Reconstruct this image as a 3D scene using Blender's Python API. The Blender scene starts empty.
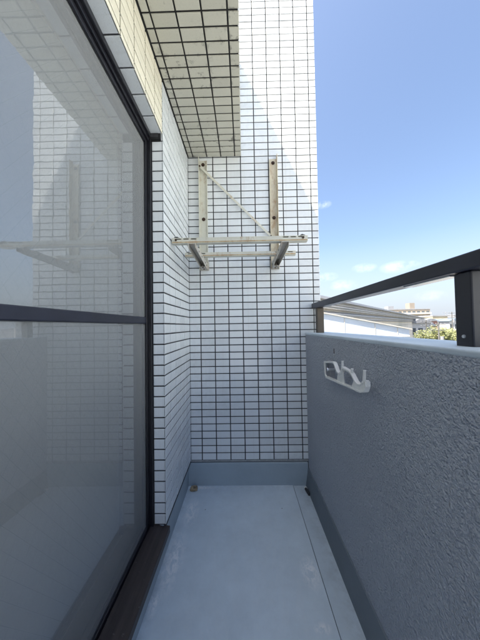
import bpy, bmesh, math, random
from mathutils import Vector, Matrix
random.seed(7)
scene = bpy.context.scene
COL = scene.collection
D = 1.70          # inner face of the tiled end wall
XW = -0.381       # tiled face of the house wall
ZS = 2.318        # underside of the tiled beam
YB = -3.0         # how far the balcony runs behind the camera
GZ = -9.0         # street level
YH = -1.2         # the house wall is cut off here, out of view, to let in light

# ---------------------------------------------------------------- materials
def nmat(name):
    m = bpy.data.materials.new(name); m.use_nodes = True
    nt = m.node_tree
    b = nt.nodes['Principled BSDF']
    return m, nt, b
def N(nt, t, **kw):
    n = nt.nodes.new(t)
    for k, v in kw.items():
        if k in n.inputs: n.inputs[k].default_value = v
        else: setattr(n, k, v)
    return n
def coords(nt, scale=(1, 1, 1), rot=(0, 0, 0)):
    g = nt.nodes.new('ShaderNodeNewGeometry')
    mp = nt.nodes.new('ShaderNodeMapping'); mp.inputs['Scale'].default_value = scale
    mp.inputs['Rotation'].default_value = rot
    nt.links.new(g.outputs['Position'], mp.inputs['Vector'])
    return mp.outputs['Vector']
def noise(nt, vec, scale, detail=4, rough=.55, dist=0):
    n = nt.nodes.new('ShaderNodeTexNoise')
    n.inputs['Scale'].default_value = scale; n.inputs['Detail'].default_value = detail
    n.inputs['Roughness'].default_value = rough; n.inputs['Distortion'].default_value = dist
    nt.links.new(vec, n.inputs['Vector']); return n.outputs['Fac']
def ramp(nt, fac, stops):
    r = nt.nodes.new('ShaderNodeValToRGB')
    el = r.color_ramp.elements
    while len(el) < len(stops): el.new(.5)
    for e, (p, c) in zip(el, stops):
        e.position = p
        e.color = (c, c, c, 1) if isinstance(c, (int, float)) else (*c, 1)
    nt.links.new(fac, r.inputs['Fac']); return r.outputs['Color']
def mixc(nt, fac, a, b, mode='MIX'):
    m = nt.nodes.new('ShaderNodeMix'); m.data_type = 'RGBA'; m.blend_type = mode
    for sock, v in ((m.inputs[0], fac), (m.inputs[6], a), (m.inputs[7], b)):
        if hasattr(v, 'links') or isinstance(v, bpy.types.NodeSocket): nt.links.new(v, sock)
        elif isinstance(v, (int, float)): sock.default_value = v
        else: sock.default_value = (*v, 1)
    return m.outputs[2]
def math_(nt, op, a, b=None, clamp=False):
    m = nt.nodes.new('ShaderNodeMath'); m.operation = op; m.use_clamp = clamp
    for i, v in enumerate((a, b)):
        if v is None: continue
        if isinstance(v, (int, float)): m.inputs[i].default_value = v
        else: nt.links.new(v, m.inputs[i])
    return m.outputs[0]
def bump(nt, b, h, strength, dist=.002):
    n = nt.nodes.new('ShaderNodeBump'); n.inputs['Strength'].default_value = strength
    n.inputs['Distance'].default_value = dist
    nt.links.new(h, n.inputs['Height']); nt.links.new(n.outputs['Normal'], b.inputs['Normal'])
def simple(name, col, rough=.5, metal=0, var=.12, scale=8, bstr=0, bscale=200, spec=.5):
    m, nt, b = nmat(name)
    v = coords(nt)
    f = noise(nt, v, scale)
    lo = tuple(c * (1 - var) for c in col); hi = tuple(min(1, c * (1 + var)) for c in col)
    nt.links.new(ramp(nt, f, [(.3, lo), (.7, hi)]), b.inputs['Base Color'])
    b.inputs['Roughness'].default_value = rough; b.inputs['Metallic'].default_value = metal
    b.inputs['Specular IOR Level'].default_value = spec
    if bstr: bump(nt, b, noise(nt, v, bscale, 3), bstr, .001)
    return m

def tile_mat(name, base, rough=.3, stain=0.0, streak=0.0):
    m, nt, b = nmat(name)
    v = coords(nt)
    g = nt.nodes.new('ShaderNodeNewGeometry')
    r = ramp(nt, g.outputs['Random Per Island'], [(0, tuple(c * .92 for c in base)), (.5, base), (1, tuple(min(1, c * 1.03) for c in base))])
    sp = ramp(nt, noise(nt, v, 420, 2), [(.33, .90), (.45, 1.0)])
    c = mixc(nt, 1.0, r, sp, 'MULTIPLY')
    if stain:
        s1 = ramp(nt, noise(nt, v, 26, 9, .72, .4), [(.42, 1.0), (.49, .0)])
        s2 = ramp(nt, noise(nt, v, 3.2, 2), [(.38, 0.), (.55, 1.)])
        gx = nt.nodes.new('ShaderNodeSeparateXYZ'); nt.links.new(v, gx.inputs[0])
        def near(sock, off, step):
            u = math_(nt, 'FRACT', math_(nt, 'ADD', math_(nt, 'DIVIDE', math_(nt, 'SUBTRACT', sock, off), step), 100.0))
            return math_(nt, 'POWER', math_(nt, 'MULTIPLY', math_(nt, 'ABSOLUTE', math_(nt, 'SUBTRACT', u, .5)), 2.0), 5.0)
        nj = math_(nt, 'MAXIMUM', near(gx.outputs['X'], -.043, .1), near(gx.outputs['Y'], 1.694, .05))
        big = noise(nt, v, 34, 8, .7, .3)
        s1 = ramp(nt, math_(nt, 'ADD', big, math_(nt, 'MULTIPLY', nj, .17)), [(.58, 0.), (.68, 1.)])
        s = math_(nt, 'MULTIPLY', math_(nt, 'MULTIPLY', s1, s2), stain)
        c = mixc(nt, s, c, (.10, .095, .085))
    if streak:
        v2 = coords(nt, (60, 60, 1.2))
        s3 = ramp(nt, noise(nt, v2, 1, 5, .6), [(.55, 0.), (.75, 1.)])
        c = mixc(nt, math_(nt, 'MULTIPLY', s3, streak), c, (.42, .38, .30))
    nt.links.new(c, b.inputs['Base Color'])
    b.inputs['Roughness'].default_value = rough
    bump(nt, b, noise(nt, v, 45, 3), .25, .0012)
    return m

M = {}
M['tile'] = tile_mat('glazed_tile', (.74, .77, .785), .2, .06, .16)
M['tile_soffit'] = tile_mat('soffit_tile', (.53, .52, .45), .4, .8)  # cream base made warmer to carry sunlight bounced up from below
M['tile_lintel'] = tile_mat('lintel_tile', (.84, .79, .64), .3, .15, .2)
M['grout'] = simple('dark_grout', (.042, .042, .046), .9, var=.35, scale=30, bstr=.4)
M['mortar'] = simple('mortar', (.36, .37, .37), .9, var=.2, scale=40, bstr=.4)
M['joint'] = simple('black_sealant', (.012, .012, .013), .7, var=.3)

def floor_mat(name, base):
    m, nt, b = nmat(name)
    v = coords(nt)
    f1 = noise(nt, v, 1.7, 3)
    c = ramp(nt, f1, [(.3, tuple(x * .93 for x in base)), (.7, tuple(x * 1.05 for x in base))])
    f2 = ramp(nt, noise(nt, v, 9, 8, .7), [(.35, .93), (.65, 1.03)])
    c = mixc(nt, 1.0, c, f2, 'MULTIPLY')
    # dry white scuffs and dust, in a few separate places
    sc = ramp(nt, noise(nt, coords(nt, (1, .55, 1)), 38, 10, .78, .6), [(.44, 0.), (.55, 1.)])
    tot = None
    for (x, y, rx, ry) in ((-.350, 1.16, .045, .15), (-.33, 1.45, .04, .10), (.10, .80, .05, .03), (.28, 1.10, .040, .07), (-.375, .98, .02, .05), (.27, .90, .03, .02), (-.30, 1.665, .10, .015)):
        sep = nt.nodes.new('ShaderNodeVectorMath'); sep.operation = 'SUBTRACT'; nt.links.new(v, sep.inputs[0]); sep.inputs[1].default_value = (x, y, 0)
        sc2 = nt.nodes.new('ShaderNodeVectorMath'); sc2.operation = 'MULTIPLY'; nt.links.new(sep.outputs[0], sc2.inputs[0]); sc2.inputs[1].default_value = (1 / rx, 1 / ry, 0)
        ln = nt.nodes.new('ShaderNodeVectorMath'); ln.operation = 'LENGTH'; nt.links.new(sc2.outputs[0], ln.inputs[0])
        k = math_(nt, 'SUBTRACT', 1.25, ln.outputs['Value'], True)
        tot = k if tot is None else math_(nt, 'MAXIMUM', tot, k)
    c = mixc(nt, math_(nt, 'MULTIPLY', math_(nt, 'MULTIPLY', sc, tot), .95), c, (.86, .88, .90))
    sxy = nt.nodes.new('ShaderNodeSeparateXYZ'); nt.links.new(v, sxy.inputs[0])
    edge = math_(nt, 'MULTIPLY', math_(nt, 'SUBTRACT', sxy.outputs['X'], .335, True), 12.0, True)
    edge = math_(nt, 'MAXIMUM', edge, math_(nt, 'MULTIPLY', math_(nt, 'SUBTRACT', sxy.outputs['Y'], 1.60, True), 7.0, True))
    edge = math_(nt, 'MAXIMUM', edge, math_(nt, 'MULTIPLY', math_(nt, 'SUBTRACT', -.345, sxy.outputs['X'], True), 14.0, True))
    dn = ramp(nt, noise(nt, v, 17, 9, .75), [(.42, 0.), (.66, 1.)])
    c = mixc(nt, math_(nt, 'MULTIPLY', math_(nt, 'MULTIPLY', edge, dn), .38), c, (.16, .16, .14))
    wm = ramp(nt, noise(nt, coords(nt, (1, .45, 1)), 3.1, 7, .62, .8), [(.47, 0.), (.50, 1.), (.54, 0.)])
    c = mixc(nt, math_(nt, 'MULTIPLY', wm, .10), c, (.75, .78, .80))
    # small specks
    vo = nt.nodes.new('ShaderNodeTexVoronoi'); vo.inputs['Scale'].default_value = 14; nt.links.new(v, vo.inputs['Vector'])
    spk = math_(nt, 'LESS_THAN', vo.outputs['Distance'], .035)
    c = mixc(nt, math_(nt, 'MULTIPLY', spk, .35), c, (.55, .57, .58))
    vo2 = nt.nodes.new('ShaderNodeTexVoronoi'); vo2.inputs['Scale'].default_value = 6.3; nt.links.new(v, vo2.inputs['Vector'])
    c = mixc(nt, math_(nt, 'MULTIPLY', math_(nt, 'LESS_THAN', vo2.outputs['Distance'], .022), .7), c, (.06, .06, .06))
    nt.links.new(c, b.inputs['Base Color'])
    nt.links.new(ramp(nt, noise(nt, v, 5, 6, .7), [(.3, .42), (.7, .60)]), b.inputs['Roughness'])
    bump(nt, b, noise(nt, v, 7, 6, .6), .25, .004)
    return m
M['floor'] = floor_mat('blue_grey_deck_coating', (.62, .715, .785))
M['gutter'] = floor_mat('blue_grey_gutter_coating', (.57, .66, .73))

def paint_mat(name, base, bs=.15):
    m, nt, b = nmat(name)
    v = coords(nt)
    c = ramp(nt, noise(nt, v, 4, 6, .65), [(.3, tuple(x * .9 for x in base)), (.7, tuple(x * 1.07 for x in base))])
    nt.links.new(c, b.inputs['Base Color']); b.inputs['Roughness'].default_value = .5
    bump(nt, b, noise(nt, v, 60, 4), bs, .003)
    return m
M['upstand'] = paint_mat('upstand_paint', (.34, .41, .46))
M['skirt'] = paint_mat('skirting_paint', (.15, .178, .21))
M['coping'] = paint_mat('coping_paint', (.54, .62, .68), .1)

m, nt, b = nmat('stucco'); M['stucco'] = m
v = coords(nt)
c = ramp(nt, noise(nt, v, 2.2, 5, .6), [(.3, (.44, .475, .545)), (.7, (.51, .545, .61))])
nt.links.new(c, b.inputs['Base Color']); b.inputs['Roughness'].default_value = .6
vw = coords(nt)
wn = nt.nodes.new('ShaderNodeTexNoise'); wn.inputs['Scale'].default_value = 60; wn.inputs['Detail'].default_value = 2; nt.links.new(vw, wn.inputs['Vector'])
wa = nt.nodes.new('ShaderNodeVectorMath'); wa.operation = 'MULTIPLY_ADD'; nt.links.new(wn.outputs['Color'], wa.inputs[0]); wa.inputs[1].default_value = (.016, .016, .016); nt.links.new(vw, wa.inputs[2])
vo = nt.nodes.new('ShaderNodeTexVoronoi'); vo.feature = 'SMOOTH_F1'; vo.inputs['Scale'].default_value = 185; vo.inputs['Smoothness'].default_value = .55; nt.links.new(wa.outputs[0], vo.inputs['Vector'])
d1 = math_(nt, 'SUBTRACT', 1.0, vo.outputs['Distance'])
d2 = noise(nt, v, 150, 3)
d3 = ramp(nt, noise(nt, v, 82, 3, .6), [(.35, 0.), (.68, 1.)])
h = math_(nt, 'ADD', math_(nt, 'ADD', d1, math_(nt, 'MULTIPLY', d2, .5)), math_(nt, 'MULTIPLY', d3, .9))
bump(nt, b, h, 1.0, .0068)

M['black'] = simple('black_aluminium', (.012, .012, .016), .33, 0, .25, 12)
M['rail'] = simple('dark_bronze_rail', (.014, .016, .030), .38, .0, .25, 10, .1, 300)
M['post'] = simple('dark_bronze_post', (.014, .015, .024), .4, 0, .2, 10)
M['post_end'] = simple('brown_bronze_post', (.085, .068, .05), .4, .2, .2, 10)
M['silver'] = simple('bare_aluminium', (.55, .57, .60), .35, .8, .1)
m, nt, b = nmat('threshold'); M['sill'] = m
v = coords(nt, (30, 1.5, 30))
c = ramp(nt, noise(nt, v, 2, 6, .7), [(.3, (.026, .019, .018)), (.75, (.060, .045, .042))])
v2 = coords(nt)
scr = ramp(nt, noise(nt, v2, 55, 8, .8), [(.63, 0.), (.67, 1.)])
c = mixc(nt, math_(nt, 'MULTIPLY', scr, .6), c, (.4, .4, .4))
nt.links.new(c, b.inputs['Base Color']); b.inputs['Roughness'].default_value = .5

def beige_metal(name, base, rust):
    m, nt, b = nmat(name)
    v = coords(nt)
    f = noise(nt, v, 9, 8, .75)
    c = ramp(nt, f, [(.35, tuple(x * .85 for x in base)), (.65, base)])
    r1 = ramp(nt, noise(nt, coords(nt, (14, 14, 5)), 1.6, 8, .75, .3), [(.60 - rust * .16, 0.), (.76 - rust * .16, 1.)])
    c = mixc(nt, math_(nt, 'MULTIPLY', r1, .8), c, (.36, .21, .09))
    r2 = ramp(nt, noise(nt, v, 60, 6, .8), [(.66, 0.), (.72, 1.)])
    c = mixc(nt, math_(nt, 'MULTIPLY', r2, .6), c, (.17, .08, .03))
    nt.links.new(c, b.inputs['Base Color']); b.inputs['Roughness'].default_value = .45
    return m
M['rack'] = beige_metal('aged_beige_steel', (.66, .65, .56), .25)
M['rack_rust'] = beige_metal('rusting_beige_steel', (.68, .62, .47), .75)
M['rack_grey'] = beige_metal('zinc_grey_steel', (.56, .54, .49), .45)
M['rust_edge'] = beige_metal('rust_bitten_edge', (.55, .45, .28), 1.1)
M['bolt'] = simple('rusty_bolt', (.06, .035, .025), .7, .3, .4, 80)
M['rubber'] = simple('black_rubber', (.03, .032, .035), .7)
M['cast'] = simple('white_cast_aluminium', (.84, .84, .81), .42, 0, .06, 30, .15, 300)
M['stone'] = simple('tan_stone', (.28, .22, .14), .85, 0, .6, 60, .6, 150)

# glass and mesh
m, nt, b = nmat('window_glass'); M['glass'] = m
nt.nodes.remove(b); out = nt.nodes['Material Output']
tr = nt.nodes.new('ShaderNodeBsdfTransparent'); tr.inputs[0].default_value = (.80, .84, .84, 1)
gl = nt.nodes.new('ShaderNodeBsdfGlossy'); gl.inputs['Roughness'].default_value = .004; gl.inputs[0].default_value = (.92, .96, 1, 1)
fr = nt.nodes.new('ShaderNodeFresnel'); fr.inputs['IOR'].default_value = 3.3
mx = nt.nodes.new('ShaderNodeMixShader')
nt.links.new(fr.outputs[0], mx.inputs[0]); nt.links.new(tr.outputs[0], mx.inputs[1]); nt.links.new(gl.outputs[0], mx.inputs[2])
gp = nt.nodes.new('ShaderNodeNewGeometry'); sx = nt.nodes.new('ShaderNodeSeparateXYZ'); nt.links.new(gp.outputs['Position'], sx.inputs[0])
def wires(k):
    u = math_(nt, 'ADD', math_(nt, 'MULTIPLY', sx.outputs['Y'], k * 1.45), sx.outputs['Z'])
    u = math_(nt, 'FRACT', math_(nt, 'ADD', math_(nt, 'MULTIPLY', u, 21.0), 200.0))
    return math_(nt, 'LESS_THAN', math_(nt, 'ABSOLUTE', math_(nt, 'SUBTRACT', u, .5)), .013)
wf = math_(nt, 'MAXIMUM', wires(1), wires(-1))
wd = nt.nodes.new('ShaderNodeBsdfDiffuse'); wd.inputs[0].default_value = (.6, .77, .78, 1)
mw = nt.nodes.new('ShaderNodeMixShader'); nt.links.new(math_(nt, 'MULTIPLY', wf, .16), mw.inputs[0]); nt.links.new(mx.outputs[0], mw.inputs[1]); nt.links.new(wd.outputs[0], mw.inputs[2])
nt.links.new(mw.outputs[0], out.inputs['Surface'])
bp = nt.nodes.new('ShaderNodeBump'); bp.inputs['Strength'].default_value = .032; bp.inputs['Distance'].default_value = .002
nt.links.new(noise(nt, coords(nt), 24, 2), bp.inputs['Height']); nt.links.new(bp.outputs[0], gl.inputs['Normal'])

m, nt, b = nmat('insect_mesh'); M['mesh'] = m
nt.nodes.remove(b); out = nt.nodes['Material Output']
tr = nt.nodes.new('ShaderNodeBsdfTransparent')
df = nt.nodes.new('ShaderNodeBsdfDiffuse'); df.inputs[0].default_value = (.62, .635, .64, 1)
mx = nt.nodes.new('ShaderNodeMixShader')
# faint wavy bands paint in the moire sheen of the weave
wv = nt.nodes.new('ShaderNodeTexWave'); wv.inputs['Scale'].default_value = 22; wv.inputs['Distortion'].default_value = 2.4
wv.inputs['Detail'].default_value = 2; wv.bands_direction = 'DIAGONAL'
nt.links.new(coords(nt, (1, 1, .35), (.35, 0, 0)), wv.inputs['Vector'])
wv2 = nt.nodes.new('ShaderNodeTexWave'); wv2.inputs['Scale'].default_value = 34; wv2.inputs['Distortion'].default_value = 1.2; wv2.bands_direction = 'Z'
nt.links.new(coords(nt, (1, 1, 1), (.5, 0, 0)), wv2.inputs['Vector'])
f = math_(nt, 'ADD', math_(nt, 'MULTIPLY', wv.outputs['Fac'], .007), math_(nt, 'MULTIPLY', wv2.outputs['Fac'], .004))
f = math_(nt, 'ADD', f, .30)
nt.links.new(f, mx.inputs[0]); nt.links.new(tr.outputs[0], mx.inputs[1]); nt.links.new(df.outputs[0], mx.inputs[2])
nt.links.new(mx.outputs[0], out.inputs['Surface'])

M['curtain'] = simple('curtain_cloth', (.60, .615, .62), .95, var=.02)
M['bounce_block'] = simple('pale_blue_white_render', (.74, .79, .84), .8, var=.03, scale=.5)
M['bounce_block'] = simple('pale_render', (.70, .755, .77), .8, var=.03, scale=.5)  # walls of the added block that bounces light into the balcony
M['room'] = simple('room_plaster', (.42, .42, .44), .9, var=.05)
M['concrete'] = simple('concrete', (.42, .42, .41), .85, var=.12, scale=2)
M['whitewall'] = simple('white_render', (.44, .45, .46), .7, var=.05, scale=.6)
M['bluewhite'] = simple('pale_blue_sheet', (.46, .52, .60), .45, var=.04, scale=.8)
M['cream'] = simple('cream_render', (.62, .59, .52), .8, var=.08, scale=.5)
M['beige'] = simple('beige_render', (.27, .235, .195), .8, var=.08, scale=.3)
M['tan'] = simple('tan_render', (.40, .35, .24), .8, var=.08, scale=.3)
M['greywall'] = simple('grey_render', (.27, .28, .30), .8, var=.1, scale=.3)
M['redbrown'] = simple('red_brown_render', (.28, .14, .11), .8, var=.1, scale=.3)
M['roofgrey'] = simple('grey_roof', (.20, .21, .23), .6, var=.15, scale=1)
M['roofblue'] = simple('slate_blue_roof', (.13, .17, .23), .5, var=.15, scale=1)
M['window'] = simple('far_window', (.07, .085, .10), .15, var=.2, scale=1)
M['ledge'] = simple('warm_grey_ledge', (.46, .44, .40), .8, var=.15, scale=2)  # even warm grey of the ledges, seams and shed roof
M['pole'] = simple('pole_concrete', (.13, .13, .125), .8)
M['bark'] = simple('bark', (.09, .07, .05), .9)
m, nt, b = nmat('leaf'); M['leaf'] = m
g = nt.nodes.new('ShaderNodeNewGeometry')
nt.links.new(ramp(nt, g.outputs['Random Per Island'], [(0, (.06, .08, .03)), (.5, (.13, .15, .05)), (1, (.21, .21, .08))]), b.inputs['Base Color'])
b.inputs['Roughness'].default_value = .55
m, nt, b = nmat('ground'); M['ground'] = m
v = coords(nt)
c = ramp(nt, noise(nt, v, .05, 4), [(.35, (.30, .30, .29)), (.5, (.38, .37, .34)), (.66, (.20, .23, .12))])
c = mixc(nt, .4, c, ramp(nt, noise(nt, v, 1.5, 6), [(.3, .16), (.7, .30)]))
nt.links.new(c, b.inputs['Base Color']); b.inputs['Roughness'].default_value = .9

# ---------------------------------------------------------------- mesh helpers
class MB:
    def __init__(s): s.v = []; s.f = []; s.m = []
    def box(s, x0, x1, y0, y1, z0, z1, mi=0):
        i = len(s.v)
        s.v += [(x0, y0, z0), (x1, y0, z0), (x1, y1, z0), (x0, y1, z0), (x0, y0, z1), (x1, y0, z1), (x1, y1, z1), (x0, y1, z1)]
        for q in ((0, 3, 2, 1), (4, 5, 6, 7), (0, 1, 5, 4), (1, 2, 6, 5), (2, 3, 7, 6), (3, 0, 4, 7)):
            s.f.append(tuple(i + k for k in q)); s.m.append(mi)
        return s
    def rbox(s, x0, x1, y0, y1, z0, z1, r=.002, mi=0, seg=2):
        bm = bmesh.new(); bmesh.ops.create_cube(bm, size=1)
        for w in bm.verts:
            w.co = Vector((x0 + (w.co.x + .5) * (x1 - x0), y0 + (w.co.y + .5) * (y1 - y0), z0 + (w.co.z + .5) * (z1 - z0)))
        bmesh.ops.bevel(bm, geom=list(bm.edges), offset=r, segments=seg, affect='EDGES', profile=.5)
        s.addbm(bm, mi); return s
    def addbm(s, bm, mi=0, mat=None):
        i = len(s.v); bm.verts.index_update()
        s.v += [tuple((mat @ w.co) if mat else w.co) for w in bm.verts]
        for f in bm.faces: s.f.append(tuple(i + w.index for w in f.verts)); s.m.append(mi)
        bm.free()
    def tile(s, o, u, w, n, du, dw, h=.004, c=.0022, mi=0):
        """o corner on the grout plane, u,w unit in-plane axes, n outward; du,dw size, h proud"""
        o, u, w, n = map(Vector, (o, u, w, n)); i = len(s.v)
        def P(a, b, e): s.v.append(tuple(o + u * a + w * b + n * e))
        for a, b in ((0, 0), (du, 0), (du, dw), (0, dw)): P(a, b, -.001)
        for a, b in ((0, 0), (du, 0), (du, dw), (0, dw)): P(a, b, h - c * .5)
        for a, b in ((c, c), (du - c, c), (du - c, dw - c), (c, dw - c)): P(a, b, h)
        for k in range(4):
            l = (k + 1) % 4
            s.f.append((i + k, i + l, i + 4 + l, i + 4 + k)); s.m.append(mi)
            s.f.append((i + 4 + k, i + 4 + l, i + 8 + l, i + 8 + k)); s.m.append(mi)
        s.f.append((i + 8, i + 9, i + 10, i + 11)); s.m.append(mi)
    def cyl(s, p0, p1, r0, r1=None, n=12, mi=0):
        p0, p1 = Vector(p0), Vector(p1); r1 = r0 if r1 is None else r1
        d = (p1 - p0).normalized(); a = d.orthogonal().normalized(); b2 = d.cross(a); i = len(s.v)
        for p, r in ((p0, r0), (p1, r1)):
            for k in range(n):
                t = 2 * math.pi * k / n; s.v.append(tuple(p + (a * math.cos(t) + b2 * math.sin(t)) * r))
        for k in range(n):
            l = (k + 1) % n; s.f.append((i + k, i + l, i + n + l, i + n + k)); s.m.append(mi)
        s.f.append(tuple(i + k for k in reversed(range(n)))); s.m.append(mi)
        s.f.append(tuple(i + n + k for k in range(n))); s.m.append(mi)
    def obox(s, c, ax, ay, az, hx, hy, hz, mi=0):
        i = len(s.v); c, ax, ay, az = map(Vector, (c, ax, ay, az))
        for z in (-1, 1):
            for x, y in ((-1, -1), (1, -1), (1, 1), (-1, 1)):
                s.v.append(tuple(c + ax * x * hx + ay * y * hy + az * z * hz))
        for q in ((0, 3, 2, 1), (4, 5, 6, 7), (0, 1, 5, 4), (1, 2, 6, 5), (2, 3, 7, 6), (3, 0, 4, 7)):
            s.f.append(tuple(i + k for k in q)); s.m.append(mi)
    def prism(s, poly, fn, a, b, mi=0):
        """poly list of 2D points; fn(p, t) -> 3D; extruded from t=a to t=b"""
        i = len(s.v); n = len(poly)
        s.v += [tuple(fn(p, a)) for p in poly] + [tuple(fn(p, b)) for p in poly]
        for k in range(n):
            l = (k + 1) % n; s.f.append((i + k, i + l, i + n + l, i + n + k)); s.m.append(mi)
        s.f.append(tuple(i + k for k in reversed(range(n)))); s.m.append(mi)
        s.f.append(tuple(i + n + k for k in range(n))); s.m.append(mi)
    def ribbon(s, pts, t, fn, a, b, mi=0):
        """open polyline thickened by t, extruded a..b"""
        P = [Vector(p) for p in pts]; L = []; R = []
        for k, p in enumerate(P):
            d0 = (p - P[k - 1]).normalized() if k else None
            d1 = (P[k + 1] - p).normalized() if k < len(P) - 1 else None
            if d0 is None: d0 = d1
            if d1 is None: d1 = d0
            n0 = Vector((-d0.y, d0.x)); n1 = Vector((-d1.y, d1.x)); n = (n0 + n1).normalized()
            w = t / 2 / max(.4, n.dot(n0)); L.append(p + n * w); R.append(p - n * w)
        s.prism([*L, *reversed(R)], fn, a, b, mi)
    def build(s, name, mats, parent=None, smooth=False, fix=True, bevel=0):
        me = bpy.data.meshes.new(name); me.from_pydata(s.v, [], s.f)
        for mt in (mats if isinstance(mats, (list, tuple)) else [mats]): me.materials.append(mt)
        me.polygons.foreach_set('material_index', s.m)
        if fix:
            bm = bmesh.new(); bm.from_mesh(me); bmesh.ops.recalc_face_normals(bm, faces=bm.faces); bm.to_mesh(me); bm.free()
        if smooth: me.polygons.foreach_set('use_smooth', [True] * len(me.polygons))
        me.update()
        o = bpy.data.objects.new(name, me); COL.objects.link(o)
        if parent: o.parent = parent; o.matrix_parent_inverse = Matrix.Translation(-Vector(parent.location)) if not parent.rotation_euler.z else Matrix.Identity(4)
        if bevel:
            md = o.modifiers.new('bevel', 'BEVEL'); md.width = bevel; md.segments = 2; md.limit_method = 'ANGLE'
        return o
def tag(o, label=None, cat=None, group=None, kind=None):
    for k, v in (('label', label), ('category', cat), ('group', group), ('kind', kind)):
        if v: o[k] = v
    return o
def thing(name, loc, label, cat, group=None):
    o = bpy.data.objects.new(name, None); COL.objects.link(o); o.location = loc; o.empty_display_size = .1
    return tag(o, label, cat, group)

J = .0066     # joint width between tiles
def rows(a, b, start, step):
    """intervals of the tile grid clipped to a..b"""
    k = math.floor((a - start) / step); out = []
    while start + k * step < b - 1e-6:
        lo = start + k * step + J / 2; hi = start + (k + 1) * step - J / 2
        lo = max(lo, a); hi = min(hi, b)
        if hi - lo > .006: out.append((lo, hi))
        k += 1
    return out
def jit(): return random.uniform(-.0004, .0004)

# ---------------------------------------------------------------- tiled end wall
ZT0 = .168
wall = thing('tiled_end_wall', (.08, D + .08, 0), 'tall white tiled wall at the far end of the balcony, sunlit at its upper right', 'wall')
XR = .545
b_ = MB(); b_.box(XW - .25, XR - .004, D, D + .16, .0, 4.3); b_.build('wall_core', M['grout'], wall)
t_ = MB()
for (za, zb) in rows(ZT0, 4.3, ZT0, .05):
    for (xa, xb) in rows(XW + .001, XR, -.303, .1):
        t_.tile((xa, D - jit(), za), (1, 0, 0), (0, 0, 1), (0, -1, 0), xb - xa, zb - za, .0045)
    for (ya, yb) in rows(D - .0045, D + .165, D - .0045 + J / 2 - .05, .1):   # return edge
        t_.tile((XR - .004, ya, za), (0, 1, 0), (0, 0, 1), (1, 0, 0), yb - ya, zb - za, .004)
t_.build('tiles', M['tile'], wall)
b_ = MB(); b_.prism([(D + .02, .0), (D + .02, .152), (D - .004, .166), (D + .05, .166), (D + .05, 0)], lambda p, t: (t, p[0], p[1]), -.398, .437)
mo = MB(); mo.prism([(D - .002, .1675), (D + .004, .1675), (D + .02, .153), (D + .01, .150), (D - .001, .156)], lambda p, t: (t, p[0], p[1]), -.392, .434)
mo.build('mortar_fillet', M['mortar'], wall)
b_ = MB(); b_.rbox(-.41, .43, D - .014, D + .03, -.01, .152, .004)
b_.build('skirting', M['upstand'], wall)

# ---------------------------------------------------------------- house wall (pier, lintel, wall above)
YP = 1.153; YL = 1.142; ZL = 2.046
hw = thing('house_wall', (-.5, 1.4, 0), 'white tiled house wall on the left, framing the balcony window with its pier and lintel', 'wall')
c_ = MB()
c_.box(XW - .25, XW - .004, YP + .004, D + .02, .150, 3.6)
c_.box(XW - .25, XW - .004, YH, YL - .004, ZL + .004, 3.6)
c_.box(XW - .25, XW - .004, YH - .15, YH, -.1, 3.6)
c_.box(XW - .25, XW - .02, YL - .004, YP + .004, ZL - .02, 3.6)
c_.build('wall_core', M['grout'], hw)
t_ = MB()
for (za, zb) in rows(ZT0, ZS, ZT0, .05):
    for k, (ya, yb) in enumerate(rows(YP, D - .005, YP - .006, .1)):
        t_.tile((XW - .004, ya, za), (0, 1, 0), (0, 0, 1), (1, 0, 0), yb - ya, zb - za, .004 + jit())
    if za < ZL - .02:
        t_.tile((XW - .055, YP + .004, za), (1, 0, 0), (0, 0, 1), (0, -1, 0), .0545, zb - za, .004)
t_.build('pier_tiles', M['tile'], hw)
t_ = MB()
zr = rows(ZL, ZS, ZT0, .05)
zr = [(ZL, 2.068 - J / 2)] + [z for z in zr if z[0] > 2.066]
for (za, zb) in zr:
    for (ya, yb) in rows(YH, YL, YL - .1 + J / 2, .1):
        t_.tile((XW - .004, ya, za), (0, 1, 0), (0, 0, 1), (1, 0, 0), yb - ya, zb - za, .004 + jit())
t_.build('lintel_face_tiles', M['tile_lintel'], hw)
t_ = MB()
for (ya, yb) in rows(YH, YL, YL - .1 + J / 2, .1):
    t_.tile((XW - .080, ya, ZL + .004), (1, 0, 0), (0, 1, 0), (0, 0, -1), .0795, yb - ya, .004)
t_.build('lintel_edge_tiles', M['tile'], hw)
j_ = MB(); j_.box(XW - .06, XW - .010, YL - .002, YP + .002, ZL - .026, ZS)
j_.box(XW - .08, XW - .012, YP - .006, YP + .02, ZL - .030, ZL - .004)
j_.box(XW - .01, XW + .003, -.45, D - .01, ZS - .004, ZS + .002)
j_.build('movement_joint', M['joint'], hw)
u_ = MB(); u_.rbox(-.46, -.398, YH, D - .014, -.01, .146, .004)
u_.rbox(-.46, -.392, YP, D - .012, .140, .165, .004)
u_.build('skirting', M['upstand'], hw)

lw = MB(); lw.rbox(XW - .25, XW, YB, YH - .152, -.1, 1.047, .005)  # low wall added out of view so sunlight gets into the balcony
tag(lw.build('added_low_wall', M['stucco']), 'low stucco wall added unseen behind the camera to let sunlight into the balcony', 'wall')

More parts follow.
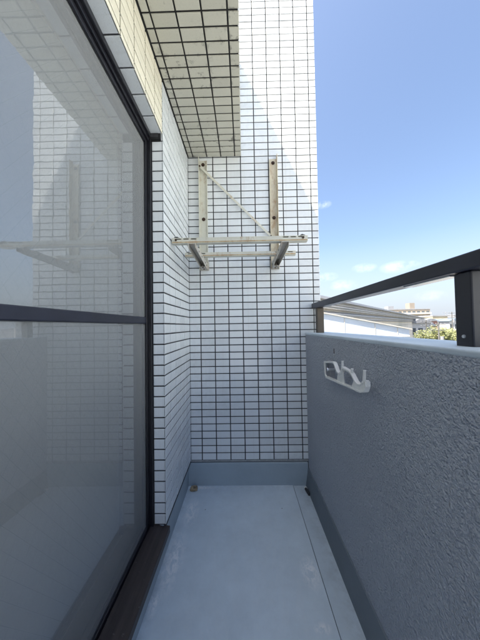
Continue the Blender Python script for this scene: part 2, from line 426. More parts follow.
# ---------------------------------------------------------------- tiled beam overhead
ZB = 3.03
bw = thing('tiled_beam', (-.19, 0, ZS), 'deep tiled beam overhead with stained cream tiles on its underside, warmed in colour for bounced light', 'beam')
YE = -.45   # the beam is cut short behind the camera to let in sky light
c_ = MB(); c_.box(XW - .003, -.002, YE, D - .004, ZS + .004, ZB); c_.build('beam_core', M['joint'], bw)
t_ = MB()
JB = .0065
for (ya, yb) in rows(YE, D - .008, D - .006, .05):
    for (xa, xb) in rows(XW + .006, .002, -.043 - .1 * 5, .1):
        t_.tile((xa + .0003, ya + .0003, ZS + .004), (1, 0, 0), (0, 1, 0), (0, 0, -1), xb - xa - .0006, yb - ya - .0006, .004 + jit())
t_.build('underside_tiles', M['tile_soffit'], bw)
t_ = MB()
for (za, zb) in rows(ZS, ZB, ZT0, .05):
    for (ya, yb) in rows(YE, D - .008, D - .006, .1):
        t_.tile((-.002, ya, za), (0, 1, 0), (0, 0, 1), (1, 0, 0), yb - ya, zb - za, .004)
t_.build('side_tiles', M['tile'], bw)

# ---------------------------------------------------------------- floor
f_ = MB(); f_.rbox(-.40, .322, YB, D + .0, -.15, .0, .003); f_.box(-.40, .322, YB - .0, D, -.15, -.01)
fl = f_.build('floor', M['floor']); tag(fl, kind='structure')
f_ = MB(); f_.box(.3245, .44, YB, D, -.15, -.0035)
fg = f_.build('floor_gutter', M['gutter']); tag(fg, kind='structure')
f_ = MB(); f_.box(.30, .34, YB, D, -.14, -.008)
o = f_.build('floor_joint', M['joint']); tag(o, kind='structure')

# ---------------------------------------------------------------- parapet
XI = .434; XO = .625; ZP = 1.047
pw = thing('parapet_wall', (.53, 0, 0), 'blue grey rough stucco parapet wall along the right side of the balcony', 'wall')
c_ = MB()
c_.box(XI, XO - .01, YB, D - .006, -.15, ZP - .012); c_.box(XR + .006, XO - .01, D - .006, 4.6, -.15, ZP - .012); c_.box(XI, XR + .006, D + .17, 4.6, -.15, ZP - .012)
c_.build('stucco_body', M['stucco'], pw)
c_ = MB(); c_.rbox(XI - .001, XO, YB, D - .005, ZP - .016, ZP, .005, 0, 3); c_.rbox(XR + .008, XO, D - .005, 4.6, ZP - .016, ZP, .004); c_.rbox(XI, XR + .008, D + .17, 4.6, ZP - .016, ZP, .004)
c_.build('coping', M['coping'], pw)
c_ = MB(); c_.prism([(.410, -.01), (.428, .117), (.436, .119), (.445, -.01)], lambda p, t: (p[0], t, p[1]), YB, D - .012)
c_.build('skirting', M['skirt'], pw)

# ---------------------------------------------------------------- handrail
hr = thing('handrail', (.51, 0, ZP), 'black metal handrail on short posts along the top of the stucco parapet', 'railing')
r_ = MB(); r_.rbox(.480, .533, YB, D - .007, 1.213, 1.250, .004, 0, 3)
r_.build('rail', M['rail'], hr)
r_ = MB(); r_.box(.492, .522, .575, .74, 1.2095, 1.2135)  # pale strip carries the brighter light on the rail's underside
r_.build('lit_underside_strip', M['silver'], hr)
for k, yp in enumerate((1.60, .520, -.56, -1.64, -2.72)):
    p_ = MB(); p_.rbox(.490, .535, yp, yp + .043, ZP - .002, 1.2125, .003)
    po = p_.build('post', M['post_end'] if k == 0 else M['post'], hr)
    for dy in (.0215,):
        q = MB(); q.cyl((.4905, yp + dy, ZP + .022), (.4875, yp + dy, ZP + .022), .0042, .0036, 14)
        bo = q.build('bolt', M['silver'] if k else M['bolt'], None); bo.parent = po
        # parent inverse of post is identity under its own frame
        bo.matrix_parent_inverse = po.matrix_parent_inverse.inverted() @ Matrix.Identity(4) if False else Matrix.Identity(4)

# ---------------------------------------------------------------- window
XG = -.484
ww = thing('sliding_window', (-.48, 0, .15), 'tall black framed sliding window with a dark metal threshold, beside the white tiled pier', 'window')
f_ = MB()
f_.rbox(-.60, -.439, YP - .012, YP + .02, .13, ZL, .002)        # jamb by the pier
f_.rbox(-.565, -.447, YH, YP - .012, 2.010, ZL + .003, .002)     # head
f_.rbox(-.452, -.436, YH, YP - .012, 2.026, ZL + .003, .002)     # head lip
f_.rbox(-.565, -.452, YH, YP - .012, .13, .163, .002)            # bottom track
f_.build('frame', M['black'], ww)
s_ = MB()
s_.prism([(-.452, .12), (-.452, .170), (-.365, .158), (-.365, .128), (-.372, .128), (-.372, .150), (-.40, .150), (-.40, .12)], lambda p, t: (p[0], t, p[1]), YH, YP + .008)
s_.build('threshold', M['sill'], ww, bevel=.0015)
g_ = MB()
for ys in ((-.14, -.10), (YP - .045, YP - .014)):
    g_.rbox(-.500, -.474, ys[0], ys[1], .163, 2.01, .002)
g_.rbox(-.500, -.474, -.10, YP - .045, 1.985, 2.01, .002); g_.rbox(-.500, -.474, -.10, YP - .045, .163, .19, .002)
g_.build('sash_frame', M['black'], ww)
g_ = MB(); g_.v = [(XG, -.10, .19), (XG, YP - .045, .19), (XG, YP - .045, 1.985), (XG, -.10, 1.985)]; g_.f = [(0, 1, 2, 3)]; g_.m = [0]
g_.build('glass_pane', M['glass'], ww, fix=False)
g_ = MB(); g_.rbox(-.530, -.505, -.10, -.06, .163, 2.01, .002); g_.rbox(-.530, -.505, YH, YH + .04, .163, 2.01, .002)
g_.rbox(-.530, -.505, YH, -.06, 1.985, 2.01, .002); g_.rbox(-.530, -.505, YH, -.06, .163, .19, .002)
g_.build('sash_frame', M['black'], ww)
g_ = MB(); g_.v = [(-.517, YH, .19), (-.517, -.10, .19), (-.517, -.10, 1.985), (-.517, YH, 1.985)]; g_.f = [(0, 1, 2, 3)]; g_.m = [0]
g_.build('glass_pane', M['glass'], ww, fix=False)

XS = -.465
sc = thing('insect_screen', (XS, .5, .163), 'fine grey insect screen panel with a black middle bar, in front of the window glass', 'window screen')
g_ = MB()
g_.rbox(XS - .004, XS + .010, YP - .030, YP - .013, .164, 2.008, .002); g_.rbox(XS - .004, XS + .010, -.14, -.115, .164, 2.008, .002)
g_.rbox(XS - .004, XS + .010, -.115, YP - .030, 1.990, 2.008, .002); g_.rbox(XS - .004, XS + .010, -.115, YP - .030, .164, .182, .002)
g_.build('frame', M['black'], sc)
g_ = MB(); g_.rbox(XS - .006, XS + .008, -.115, YP - .030, 1.118, 1.150, .003)
g_.build('middle_bar', M['rail'], sc)
g_ = MB(); g_.v = [(XS, -.12, .175), (XS, YP - .025, .175), (XS, YP - .025, 1.995), (XS, -.12, 1.995)]; g_.f = [(0, 1, 2, 3)]; g_.m = [0]
g_.build('mesh', M['mesh'], sc, fix=False)

cu = MB()  # assumed curtain, added to lighten the window glass
fn = lambda y: -.585 + .004 * math.sin(y * 9) + .002 * math.sin(y * 17 + 1)
ys = [YH + .02 + k * (YP - .06 - YH) / 420 for k in range(421)]
for y in ys: cu.v += [(fn(y), y, .18), (fn(y), y, 2.03)]
for k in range(420): cu.f.append((2 * k, 2 * k + 2, 2 * k + 3, 2 * k + 1)); cu.m.append(0)
tag(cu.build('curtain', M['curtain'], smooth=True, fix=False), 'assumed pale grey curtain hanging behind the screened window glass', 'curtain')

# room behind the glass, and the storeys below
r_ = MB()
r_.box(-4.6, -4.5, YH - .1, 2.2, 0, 2.6); r_.box(-4.5, -.64, 2.1, 2.2, 0, 2.6); r_.box(-4.5, -.64, YH - .1, YH, 0, 2.6)
r_.box(-4.6, -.64, YH - .1, 2.2, 2.5, 2.6); r_.box(-4.6, -.603, YH - .1, 2.2, -.0, .10)
r_.box(-.72, -.632, YP + .03, 2.2, .1, 2.5)
o = r_.build('room', M['room']); tag(o, kind='structure')
bb = thing('apartment_block_below', (-4, -3, GZ), 'storeys of the own apartment block below the balcony floor', 'building')
r_ = MB(); r_.box(-8, .61, -10, 3.4, GZ, -.151); r_.build('wall', M['concrete'], bb)

# ---------------------------------------------------------------- wall rack
rk = thing('wall_rack', (0, D, 1.5), 'aged beige steel bracket rack with rust, bolted high on the white tiled end wall', 'wall bracket')
YW = D - .0045
def upright(x0, x1, out, name_m):
    u = MB()
    u.box(x0, x1, YW - .004, YW - .0005, 1.50, 2.292)                                     # web
    if out < 0: u.box(x0 - .0035, x0, YW - .032, YW - .0005, 1.50, 2.308); u.box(x1, x1 + .003, YW - .016, YW - .0005, 1.50, 2.285)
    else: u.box(x1, x1 + .0035, YW - .032, YW - .0005, 1.50, 2.312); u.box(x0 - .003, x0, YW - .016, YW - .0005, 1.50, 2.285)
    return u.build('upright', M[name_m], rk, bevel=.0008)
def sub(mb, name, mat, par, **k):
    o = mb.build(name, mat, None, **k); o.parent = par; return o
for (x0, x1, s, mt) in ((-.298, -.246, -1, 'rack'), (.205, .254, 1, 'rack_rust')):
    up = upright(x0, x1, s, mt)
    xc = (x0 + x1) / 2
    for z in (2.262, 1.866):
        q = MB(); q.cyl((xc, YW - .004, z), (xc, YW - .007, z), .0125, .0125, 16); q.cyl((xc, YW - .007, z), (xc, YW - .014, z), .008, .007, 6)
        sub(q, 'bolt', M['bolt'], up)
# arms: U-channel cantilevers, open underneath, with punched holes
for xc in (-.268, .228):
    a = MB(); w = .019
    prof = [(YW - .001, 1.500), (YW - .001, 1.5455), (1.262, 1.5455), (1.262, 1.522), (1.30, 1.518)]
    for sx in (-1, 1):
        a.prism(prof, lambda p, t: (t, p[0], p[1]), xc + sx * w - .0015, xc + sx * w + .0015)
    a.box(xc - w + .0016, xc + w - .0016, 1.262, YW - .001, 1.5425, 1.5450)
    a.box(xc - w - .012, xc + w + .012, YW - .007, YW - .0042, 1.497, 1.56)
    a.box(xc - w + .0016, xc + w - .0016, YW - .09, YW - .001, 1.503, 1.506)
    ar = a.build('arm', M['rack_grey'], rk, bevel=.0006)
    for (yy, zz) in ((1.36, 1.531), (1.46, 1.530), (1.58, 1.526), (1.64, 1.522)):
        for sx in (-1, 1):
            q = MB(); q.cyl((xc + sx * (w + .0016), yy, zz), (xc + sx * (w + .0024), yy, zz), .006, .006, 12); sub(q, 'hole', M['joint'], ar)
    for yy in (1.62, 1.665):
        q = MB(); q.cyl((xc, YW + .0 - (D - yy), 1.5028), (xc, YW - (D - yy), 1.4995), .007, .006, 8); sub(q, 'bolt', M['bolt'], ar)
def crossbar(y0, x0, x1, h, mat):
    z1 = 1.5755; z0 = z1 - h; c = MB()
    # C section, open at the front face low, with slots along its top edge
    c.box(x0, x1, y0 + .030, y0 + .033, z0, z1)
    c.box(x0, x1, y0, y0 + .030, z0, z0 + .003)
    c.box(x0, x1, y0 + .0, y0 + .003, z0 + .009, z1 - .010)
    c.box(x0, x1, y0 - .0005, y0 + .003, z0 + .003, z0 + .009, 1)
    seg = [x0, x0 + .018, x0 + .048, x0 + .060, x0 + .088, x0 + .100, x0 + .128, x1 - .128, x1 - .100, x1 - .088, x1 - .060, x1 - .048, x1 - .018, x1]
    for i in range(0, len(seg) - 1, 2): c.box(seg[i], seg[i + 1], y0, y0 + .003, z1 - .010, z1 - .004)
    c.box(x0, x1, y0, y0 + .030, z1 - .004, z1 - .0005)
    c.box(x0 - .002, x0, y0 - .0, y0 + .033, z0, z1)
    c.box(x1, x1 + .002, y0 - .0, y0 + .033, z0, z1)
    return c.build('crossbar', [mat, M['rust_edge']], rk, bevel=.0007)
cb = crossbar(1.262, -.373, .345, .030, M['rack'])
for x in (-.352, .322):
    q = MB(); q.cyl((x, 1.279, 1.575), (x, 1.279, 1.580), .016, .016, 16); q.cyl((x, 1.279, 1.580), (x, 1.279, 1.586), .012, .006, 12); sub(q, 'rubber_foot', M['rubber'], cb)
for x in (-.352, .322):
    q = MB(); q.cyl((x, 1.260, 1.562), (x, 1.253, 1.562), .006, .006, 6); sub(q, 'bolt', M['bolt'], cb)
cb = crossbar(1.520, -.366, .338, .026, M['rack'])
for x in (-.350,):
    q = MB(); q.cyl((x, 1.537, 1.575), (x, 1.537, 1.583), .014, .010, 14); sub(q, 'rubber_foot', M['rubber'], cb)
p0 = Vector((-.292, YW - .022, 2.240)); p1 = Vector((.203, YW - .022, 1.728)); dd = (p1 - p0).normalized()
q = MB(); q.obox((p0 + p1) / 2, dd, (0, 1, 0), dd.cross(Vector((0, 1, 0))), (p1 - p0).length / 2, .0015, .0075); q.build('diagonal_brace', M['rack'], rk)
for p in (p0, p1):
    q = MB(); q.cyl(p + Vector((0, -.002, 0)), p + Vector((0, -.008, 0)), .006, .006, 6); q.build('bolt', M['bolt'], rk)

# ---------------------------------------------------------------- laundry pole holder
lh = thing('pole_holder', (XI, 1.0, .9), 'white cast metal laundry pole holder with two hooks, on the stucco parapet', 'laundry hook')
yz = lambda p, t: (t, p[0], p[1])
k_ = MB()
rim = [(1.196, .916), (1.085, .931), (1.068, .928), (1.040, .899), (1.022, .893), (1.004, .898), (.990, .914)]
k_.ribbon(rim, .0075, yz, .394, .410)
rim2 = [(.990, .914), (.982, .926), (.965, .924), (.915, .921), (.900, .915), (.872, .894), (.852, .888), (.830, .892), (.815, .906)]
k_.ribbon(rim2, .0075, yz, .394, .410)
rim3 = [(1.196, .916), (1.188, .856), (1.176, .846), (1.02, .856), (.87, .866), (.835, .868), (.808, .878), (.796, .897), (.797, .912)]
k_.ribbon(rim3, .0075, yz, .3935, .4105)
# thin webs under the two cradles
k_.prism([(1.052, .855), (1.040, .897), (1.022, .892), (1.004, .897), (.990, .912), (.975, .859)], yz, .400, .404)
k_.prism([(.880, .898), (.852, .888), (.828, .890), (.806, .905), (.800, .885), (.835, .871), (.905, .865)], yz, .395, .399)
for (ya, za, yb_, zb_) in ((.990, .912, .985, .950), (.905, .918, .900, .934), (.815, .905, .808, .945), (.797, .895, .793, .915)):
    k_.cyl((.401, ya, za), (.400, yb_, zb_), .0058, .0045, 14); k_.cyl((.400, yb_, zb_), (.400, yb_, zb_ + .002), .0066, .005, 14)
k_.build('arm', M['cast'], lh, bevel=.0015)
k_ = MB(); k_.rbox(.412, XI + .001, 1.165, 1.205, .838, .925, .003); k_.rbox(.400, .414, 1.175, 1.200, .850, .915, .003)
k_.cyl((.406, 1.186, .842), (.406, 1.186, .924), .007, .007, 14)
k_.build('mounting_plate', M['greywall'], lh, bevel=.001)  # grey put on the plate for the shade inside the holder's opening
for z in (.868, .897):
    q = MB(); q.cyl((.401, 1.198, z), (.401, 1.206, z), .006, .005, 10); q.build('knob', M['cast'], lh)
q = MB(); q.cyl((.384, 1.118, .893), (.380, 1.118, .893), .009, .008, 14); q.cyl((.38, 1.118, .893), (XI + .002, 1.118, .893), .006, .006, 10); q.build('pivot_bolt', M['silver'], lh)
sw = thing('wall_screw', (XI, 1.165, .956), 'small screw and stain in the stucco just above the pole holder', 'screw')
q = MB(); q.cyl((XI + .002, 1.165, .953), (XI - .005, 1.165, .953), .0042, .0035, 10); q.build('screw_head', M['silver'], sw)
q = MB(); q.cyl((XI - .001, 1.165, .962), (XI - .001, 1.165, .985), .0016, .0012, 6); q.build('hook_wire', M['bolt'], sw)

# ---------------------------------------------------------------- small things on the floor
bm = bmesh.new(); bmesh.ops.create_icosphere(bm, subdivisions=3, radius=1)
for w in bm.verts:
    n = w.co.normalized(); k = 1 + .22 * math.sin(3 * n.x + 1.3) * math.cos(4 * n.y) + .12 * math.sin(7 * n.z + 5 * n.x) + random.uniform(-.04, .04)
    w.co = Vector((n.x * .027 * k, n.y * .020 * k, max(-.011, n.z * .017 * k)))
q = MB(); q.addbm(bm, 0, Matrix.Translation((-.352, 1.640, .0115)))
tag(q.build('stone', M['stone']), 'small tan stone lying in the far left corner of the floor', 'stone')
dp = thing('drain_outlet', (.40, 1.62, 0), 'short black drain pipe end in the gutter at the far right corner', 'drain')
q = MB(); q.cyl((.398, 1.640, .006), (.407, 1.585, .004), .0085, .0085, 16); q.build('pipe', M['rubber'], dp)
q = MB(); q.rbox(.390, .410, 1.642, 1.660, -.0034, .008, .003); q.build('sealant', M['cast'], dp)

# ---------------------------------------------------------------- world beyond
g_ = MB(); g_.v = [(-3000, -3000, GZ), (3000, -3000, GZ), (3000, 3000, GZ), (-3000, 3000, GZ)]; g_.f = [(0, 1, 2, 3)]; g_.m = [0]
tag(g_.build('ground', M['ground'], fix=False), kind='structure')

def px(x, y, d):
    """design helper: place in the town at distance d"""
    hz = 326.1 - .0164 * (x - 243.5)
    return ((x - 243.5) / 240 * d, d, 1.1 + (hz - y) / 240 * d)

# white sheet-clad gable building with a sloping edge
gb = thing('white_shed', (6, 15, GZ), 'low white sheet clad building with a sloping roof edge just beyond the parapet', 'building')
q = MB()
q.prism([(2.0, GZ), (8.2, GZ), (8.2, .80), (2.0, 2.06)], lambda p, t: (p[0], t, p[1]), 12.0, 14.5); q.build('wall', M['bluewhite'], gb)
q = MB(); q.prism([(1.9, 2.085), (8.3, .785), (8.3, .84), (1.9, 2.145)], lambda p, t: (p[0], t, p[1]), 11.93, 14.6); q.build('roof', M['ledge'], gb)
for x in (3.5, 5.0, 6.5, 7.6):
    q = MB(); q.box(x, x + .03, 11.985, 12.0, GZ, 2.06 - (x - 2.0) * .2032 - .02); q.build('seam', M['ledge'], gb)
q = MB(); q.box(2.0, 8.2, 11.97, 11.999, .44, .50); q.build('gutter', M['whitewall'], gb)

# long building running away behind it, with ledges and pipes
lb = thing('long_building', (9, 20, GZ), 'long cream building with parallel ledges and pipes running away into the distance', 'building')
dv = Vector((.643, .766, 0)); nv = Vector((.766, -.643, 0)); P0 = Vector((5.6, 15.2, 0))
def slab(t0, t1, n0, n1, z0, z1):
    m_ = MB(); c = P0 + dv * (t0 + t1) / 2 + nv * (n0 + n1) / 2; c = Vector((c.x, c.y, (z0 + z1) / 2))
    m_.obox(c, dv, nv, (0, 0, 1), (t1 - t0) / 2, abs(n1 - n0) / 2, (z1 - z0) / 2); return m_
LT = 112
slab(-9, LT, -5, 0, GZ, 2.55).build('wall', M['cream'], lb)
slab(-9.2, LT, -5.2, .35, 2.552, 2.70).build('roof', M['whitewall'], lb)
for (z, h, n) in ((2.34, .06, .22), (2.02, .07, .30), (1.86, .04, .12), (1.62, .06, .26), (1.36, .05, .18)):
    slab(-9, LT, 0.002, n, z, z + h).build('ledge', M['ledge'] if n > .2 else M['greywall'], lb)
for z in (2.20, 1.75, 1.5):
    q = MB(); a = P0 + dv * -9 + nv * .4; b2 = P0 + dv * LT + nv * .4
    q.cyl((a.x, a.y, z), (b2.x, b2.y, z), .035, .035, 8); q.build('pipe', M['whitewall'], lb)
for i in range(14):
    t = 2 + i * 8
    q = MB(); c = P0 + dv * t + nv * .32; q.obox((c.x, c.y, (GZ + 2.5) / 2), dv, nv, (0, 0, 1), .09, .10, (2.5 - GZ) / 2); continue; q.build('pillar', M['cream'] if i % 2 else M['tan'], lb)

def block(name, x0, x1, y0, dep, ztop, wallm, label, cat='building', nx=4, nz=3, roof=None, bands=False, group=None, zlow=None):
    r = thing(name, ((x0 + x1) / 2, y0 + dep / 2, GZ), label, cat, group)
    q = MB(); q.box(x0, x1, y0, y0 + dep, GZ, ztop); q.build('wall', M[wallm], r)
    W = x1 - x0; sh = 2.9
    if roof:
        q = MB(); ov = .4; zr = ztop
        if roof == 'flat': q.box(x0 - .15, x1 + .15, y0 - .15, y0 + dep + .15, zr, zr + .5)
        else: q.prism([(x0 - ov, zr), (x1 + ov, zr), ((x0 + x1) / 2 + W * .1, zr + W * .2), ((x0 + x1) / 2 - W * .1, zr + W * .2)], lambda p, t: (p[0], t, p[1]), y0 - ov, y0 + dep + ov)
        q.build('roof', M['greywall' if roof == 'flat' else roof], r)
    for k in range(nz):
        z = ztop - 1.0 - k * sh
        if z - 1.3 < GZ: break
        if bands:
            q = MB(); q.box(x0, x1, y0 - 1.2, y0 - .01, z - 1.9, z - .9); q.build('balcony', M['cream'], r)
        for i in range(nx):
            xa = x0 + W * (i + .18) / nx; xb = x0 + W * (i + .82) / nx
            q = MB(); q.box(xa, xb, y0 - .03, y0 + .05, z - 1.4 if not bands else z - 1.9, z); q.build('window', M['window'], r)
            if x0 > 0 and i % 2 == 0 and not bands:
                pass
    return r
a = block('apartment_block', 90, 115.5, 150, 12, 9.6, 'beige', 'beige apartment block with rows of balconies and a stair tower on its roof', nx=9, nz=5, roof='flat', bands=True)
q = MB(); q.box(104.5, 107.6, 152, 156, 10.1, 13.9); q.build('stair_tower', M['beige'], a)
q = MB(); q.box(91, 94.5, 152, 156, 10.1, 12.0); q.build('water_tank', M['greywall'], a)
block('house', 50.5, 54.2, 68, 8, 1.6, 'redbrown', 'small red brown house in front of the beige apartment block', 'house', 2, 2, 'roofgrey')
block('tan_building', 78, 84, 100, 10, 3.8, 'tan', 'pale yellow flat roofed building right of the beige apartment block', nx=4, nz=2, roof='flat')
block('house', 66, 70.5, 78, 8, 1.6, 'whitewall', 'white house with a slate blue roof behind the trees', 'house', 3, 2, 'roofblue')
block('white_building', 96, 107, 120, 10, 3.4, 'whitewall', 'wide white building with a flat roof under the antenna mast', nx=6, nz=3, roof='flat')
block('grey_building', 118, 130, 136, 12, 5.2, 'greywall', 'grey building with a flat roof farthest right in the gap', nx=5, nz=3, roof='flat')
rr = random.Random(4)
kinds = [('whitewall', 'roofblue', 'white'), ('cream', 'roofgrey', 'cream'), ('greywall', 'roofgrey', 'grey'), ('beige', 'flat', 'beige'), ('tan', 'roofblue', 'yellowish')]
near = ['close to the balcony', 'in the first street', 'past the trees', 'beyond the second street', 'far off', 'at the edge of town']
n = 0
for ring, (d0, cnt) in enumerate(((22, 5), (42, 7), (75, 8), (120, 8))):
    for i in range(cnt):
        ang = math.radians(53 + i * (70 / cnt) + rr.uniform(-2, 2))
        d = d0 * rr.uniform(.92, 1.12); x = d * math.sin(ang); y = d * math.cos(ang)
        w = rr.uniform(5, 9) * (1 + d / 150); top = -3.2 + rr.uniform(-.8, 1.4) + d * .045
        k = kinds[n % 5]; n += 1
        block('town_house', x, x + w, y, rr.uniform(6, 9), top, k[0], '%s town house out to the right of the parapet, outside the photo' % k[2], 'house', 3, 2, k[1], group='town houses beyond the parapet')
rg = random.Random(31)
lab = ['low %s house in the packed rows seen through the gap under the handrail']
for i in range(16):
    pxx = 409 + (i * 3.3) % 50 + rg.uniform(-1, 1); d = 50 + i * 7; X = (pxx - 243.5) / 240 * d; yy = rg.uniform(322.5, 327) if i < 9 else rg.uniform(318.5, 323)
    ztop = 1.1 + (323 - yy) / 240 * d; k = kinds[(i * 2) % 5]
    block('small_house', X, X + rg.uniform(3.2, 6), d, 6, ztop, k[0], 'small low house in the packed rows seen through the gap under the handrail', 'house', 3, 2, rg.choice(['roofgrey', 'roofblue', 'flat', 'roofgrey']), group='packed small houses under the handrail')
rr2 = random.Random(9)
for i in range(16):   # skyline far off
    d = rr2.uniform(260, 420); p = rr2.uniform(330, 620); X = (p - 243.5) / 240 * d
    block('distant_block', X, X + rr2.uniform(14, 34), d, 14, rr2.uniform(1, 7.5), ['whitewall', 'greywall', 'beige', 'cream'][i % 4], 'pale distant block low on the horizon', 'building', 0, 0, 'flat', group='distant blocks on the skyline')

# tall pale neighbour added out of view, bouncing sunlight into the balcony
nb = thing('added_apartment_block', (14, -11, GZ), 'tall pale apartment block added unseen behind the camera to bounce light into the balcony', 'building')
q = MB(); q.box(8.5, 19, -10, 3.0, GZ, 7.6); q.build('wall', M['bounce_block'], nb)
q = MB(); q.box(8.3, 19.2, -10.2, 3.2, 7.6, 8.2); q.build('roof', M['bounce_block'], nb)
for fz in range(5):
    for k in range(3):
        y = -8.9 + k * 4.3; z = GZ + 1.0 + fz * 2.75
        q = MB(); q.box(8.46, 8.52, y, y + 1.5, z, z + 1.1); q.build('window', M['window'], nb)

# poles, wires, mast
def pole(x, y, top, label, arms=2):
    r = thing('utility_pole', (x, y, GZ), label, 'pole')
    q = MB(); q.cyl((x, y, GZ), (x, y, top), .13, .085, 12); q.build('shaft', M['pole'], r)
    for k in range(arms):
        q = MB(); z = top - .35 - k * .7; q.box(x - .9, x + .9, y - .05, y + .05, z, z + .07)
        q.build('cross_arm', M['pole'], r)
        for s in (-.8, -.3, .3, .8):
            q = MB(); q.cyl((x + s, y, z + .1), (x + s, y, z + .24), .035, .03, 8); q.build('insulator', M['greywall'], r)
    q = MB(); q.cyl((x + .35, y, top - 2.6), (x + .35, y, top - 1.8), .22, .22, 12); q.build('transformer', M['greywall'], r)
poles = [(px(424, 320, 40), 'utility pole in front of the beige apartment block'), (px(449.5, 312, 60), 'utility pole with cross arms rising above the white roofs'), (px(436, 322, 30), 'lower utility pole standing among the yellow green trees')]
for (P, l) in poles: pole(P[0], P[1], P[2], l)
ws = [(poles[0][0], poles[2][0]), (poles[0][0], poles[1][0]), ((-2, 16, 1.5), poles[0][0])]
for (a, b2), l in zip(ws, ('thin black wire between the two nearer utility poles', 'thin black wire from the pole by the apartment block to the tall pole', 'long thin black wire passing over the white shed to the pole')):
    q = MB(); A = Vector(a); B = Vector(b2)
    pts = [A.lerp(B, t / 14) - Vector((0, 0, .35 + .5 * 4 * (t / 14) * (1 - t / 14))) for t in range(15)]
    for u, w in zip(pts, pts[1:]): q.cyl(u, w, .018, .018, 5)
    tag(q.build('wire', M['rubber']), l, 'wire')
am = thing('antenna_mast', (92, 110, GZ), 'thin lattice antenna mast standing over the white roofs', 'antenna')
X, Y, Z = px(443.5, 312, 110)
q = MB(); q.cyl((X, Y, GZ), (X, Y, Z), .18, .1, 8); q.build('mast', M['greywall'], am)
for z in (Z - .6, Z - 1.6, Z - 2.6):
    q = MB(); q.box(X - 1.6, X + 1.6, Y - .08, Y + .08, z, z + .14); q.build('antenna_bar', M['greywall'], am)

# trees
def leaf_cloud(cx, cy, cz, rx, ry, rz, n, size, rnd):
    q = MB()
    lumps = [(cx + rnd.uniform(-.6, .6) * rx, cy + rnd.uniform(-.6, .6) * ry, cz + rnd.uniform(-.55, .6) * rz, rnd.uniform(.35, .6)) for _ in range(9)]
    for _ in range(n):
        l = rnd.choice(lumps); d = Vector((rnd.gauss(0, 1), rnd.gauss(0, 1), rnd.gauss(0, 1))).normalized() * (rnd.random() ** .35)
        c = Vector((l[0] + d.x * rx * l[3], l[1] + d.y * ry * l[3], l[2] + d.z * rz * l[3]))
        a = Vector((rnd.gauss(0, 1), rnd.gauss(0, 1), rnd.gauss(0, 1))).normalized(); b3 = a.orthogonal().normalized()
        s = size * rnd.uniform(.6, 1.3); i = len(q.v)
        q.v += [tuple(c - a * s), tuple(c + b3 * s * .5), tuple(c + a * s), tuple(c - b3 * s * .5)]
        q.f.append((i, i + 1, i + 2, i + 3)); q.m.append(0)
    return q
rt = random.Random(21)
tl = [(px(432, 327, 34), 2.6, 'yellow green tree nearest the white shed'), (px(442, 325.5, 38), 2.9, 'middle yellow green tree behind the parapet, tallest of the three'), (px(453, 327, 36), 2.7, 'yellow green tree beside the black handrail post'),
      (px(480, 331, 33), 2.7, 'leafy tree hidden behind the black post'), (px(540, 330, 40), 3.0, 'leafy street tree outside the photo on the right'), (px(600, 332, 34), 3.0, 'leafy street tree farther outside the photo on the right')]
for (P, r, l) in tl:
    X, Y, Z = P
    t = thing('tree', (X, Y, GZ), l, 'tree', 'trees beyond the parapet')
    q = MB(); q.cyl((X, Y, GZ), (X + .2, Y, Z - 3.2), .24, .14, 10)
    for k in range(5):
        a = k * 1.26; q.cyl((X + .15, Y, Z - 3.6 + k * .1), (X + math.cos(a) * r * .6, Y + math.sin(a) * r * .6, Z - 1.3), .08, .03, 6)
    q.build('trunk', M['bark'], t)
    leaf_cloud(X, Y, Z - 2.2, r, r, 2.2, 7000, .115, rt).build('crown', M['leaf'], t, fix=False)

# ---------------------------------------------------------------- camera
cam = bpy.data.cameras.new('camera'); co = bpy.data.objects.new('camera', cam); COL.objects.link(co)
yaw, pit, rol = .01443, .02556, -.01639
fwd = Vector((-math.sin(yaw) * math.cos(pit), math.cos(yaw) * math.cos(pit), math.sin(pit)))
r0 = Vector((math.cos(yaw), math.sin(yaw), 0)); u0 = r0.cross(fwd)
rt_ = r0 * math.cos(rol) + u0 * math.sin(rol); up_ = -r0 * math.sin(rol) + u0 * math.cos(rol)
mat = Matrix((rt_, up_, -fwd)).transposed().to_4x4(); mat.translation = Vector((0, 0, 1.1))
co.matrix_world = mat
cam.sensor_fit = 'VERTICAL'; cam.sensor_height = 24; cam.lens = 24 * 240 / 640
cam.clip_start = .02; cam.clip_end = 6000
scene.camera = co

# ---------------------------------------------------------------- light
SD = Vector((-1, -.48, 2.15)).normalized()      # towards the sun
elev = math.asin(SD.z); rot = math.atan2(SD.x, SD.y)
sl = bpy.data.lights.new('sun', 'SUN'); sl.energy = 2.95; sl.angle = math.radians(.5); sl.color = (1, .92, .80)
so = bpy.data.objects.new('sun', sl); COL.objects.link(so); so.rotation_euler = (-SD).to_track_quat('-Z', 'Y').to_euler(); so.location = (0, 0, 20)
w = bpy.data.worlds.new('World'); scene.world = w; w.use_nodes = True
nt = w.node_tree; bg = nt.nodes['Background']
sk = nt.nodes.new('ShaderNodeTexSky'); sk.sky_type = 'NISHITA'; sk.sun_disc = False
sk.sun_elevation = elev; sk.sun_rotation = rot; sk.air_density = 1.0; sk.dust_density = 3.0; sk.ozone_density = 2.0
tc = nt.nodes.new('ShaderNodeTexCoord')
nz = noise(nt, tc.outputs['Generated'], 22, 8, .62)
tot = None
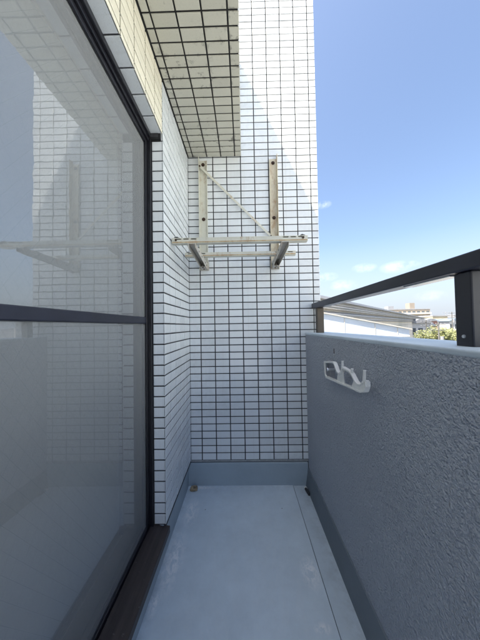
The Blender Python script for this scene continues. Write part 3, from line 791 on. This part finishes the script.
def cdir(x, y):
    return (fwd + rt_ * ((x - 240) / 240) + up_ * ((320 - y) / 240)).normalized()
for (cx, cy, r) in ((323, 205, .020), (364, 268, .028), (396, 267, .034), (412, 264, .018), (326, 277, .030), (343, 285, .034), (374, 292, .03), (430, 296, .03), (300, 250, .03), (540, 270, .05), (620, 250, .07), (200, 280, .05)):
    vm = nt.nodes.new('ShaderNodeVectorMath'); vm.operation = 'SUBTRACT'; nt.links.new(tc.outputs['Generated'], vm.inputs[0]); vm.inputs[1].default_value = cdir(cx, cy)
    v2 = nt.nodes.new('ShaderNodeVectorMath'); v2.operation = 'MULTIPLY'; nt.links.new(vm.outputs[0], v2.inputs[0]); v2.inputs[1].default_value = (1 / r, 1 / r, 2.4 / r)
    ln = nt.nodes.new('ShaderNodeVectorMath'); ln.operation = 'LENGTH'; nt.links.new(v2.outputs[0], ln.inputs[0])
    k = math_(nt, 'SUBTRACT', 1.6, ln.outputs['Value'], True)
    tot = k if tot is None else math_(nt, 'MAXIMUM', tot, k)
cf = math_(nt, 'MULTIPLY', math_(nt, 'SUBTRACT', nz, .38, True), 3.2)
cf = math_(nt, 'MULTIPLY', math_(nt, 'MULTIPLY', cf, tot, True), .34)
# thin even haze veil over the sky, denser low down
sp = nt.nodes.new('ShaderNodeSeparateXYZ'); nt.links.new(tc.outputs['Generated'], sp.inputs[0])
col = mixc(nt, cf, sk.outputs[0], (8.2, 8.2, 8.2))
hz = ramp(nt, sp.outputs['Z'], [(0.0, 1.0), (.30, 0.)])
col = mixc(nt, math_(nt, 'MULTIPLY', hz, .9), col, (2.55, 2.8, 3.2))
nt.links.new(col, bg.inputs['Color']); bg.inputs['Strength'].default_value = .0485

scene.view_settings.view_transform = 'Standard'; scene.view_settings.look = 'None'
scene.view_settings.gamma = 1; scene.view_settings.use_curve_mapping = False
scene.view_settings.exposure = 2.72
scene.render.engine = 'CYCLES'
scene.cycles.max_bounces = 10; scene.cycles.diffuse_bounces = 5; scene.cycles.transparent_max_bounces = 12
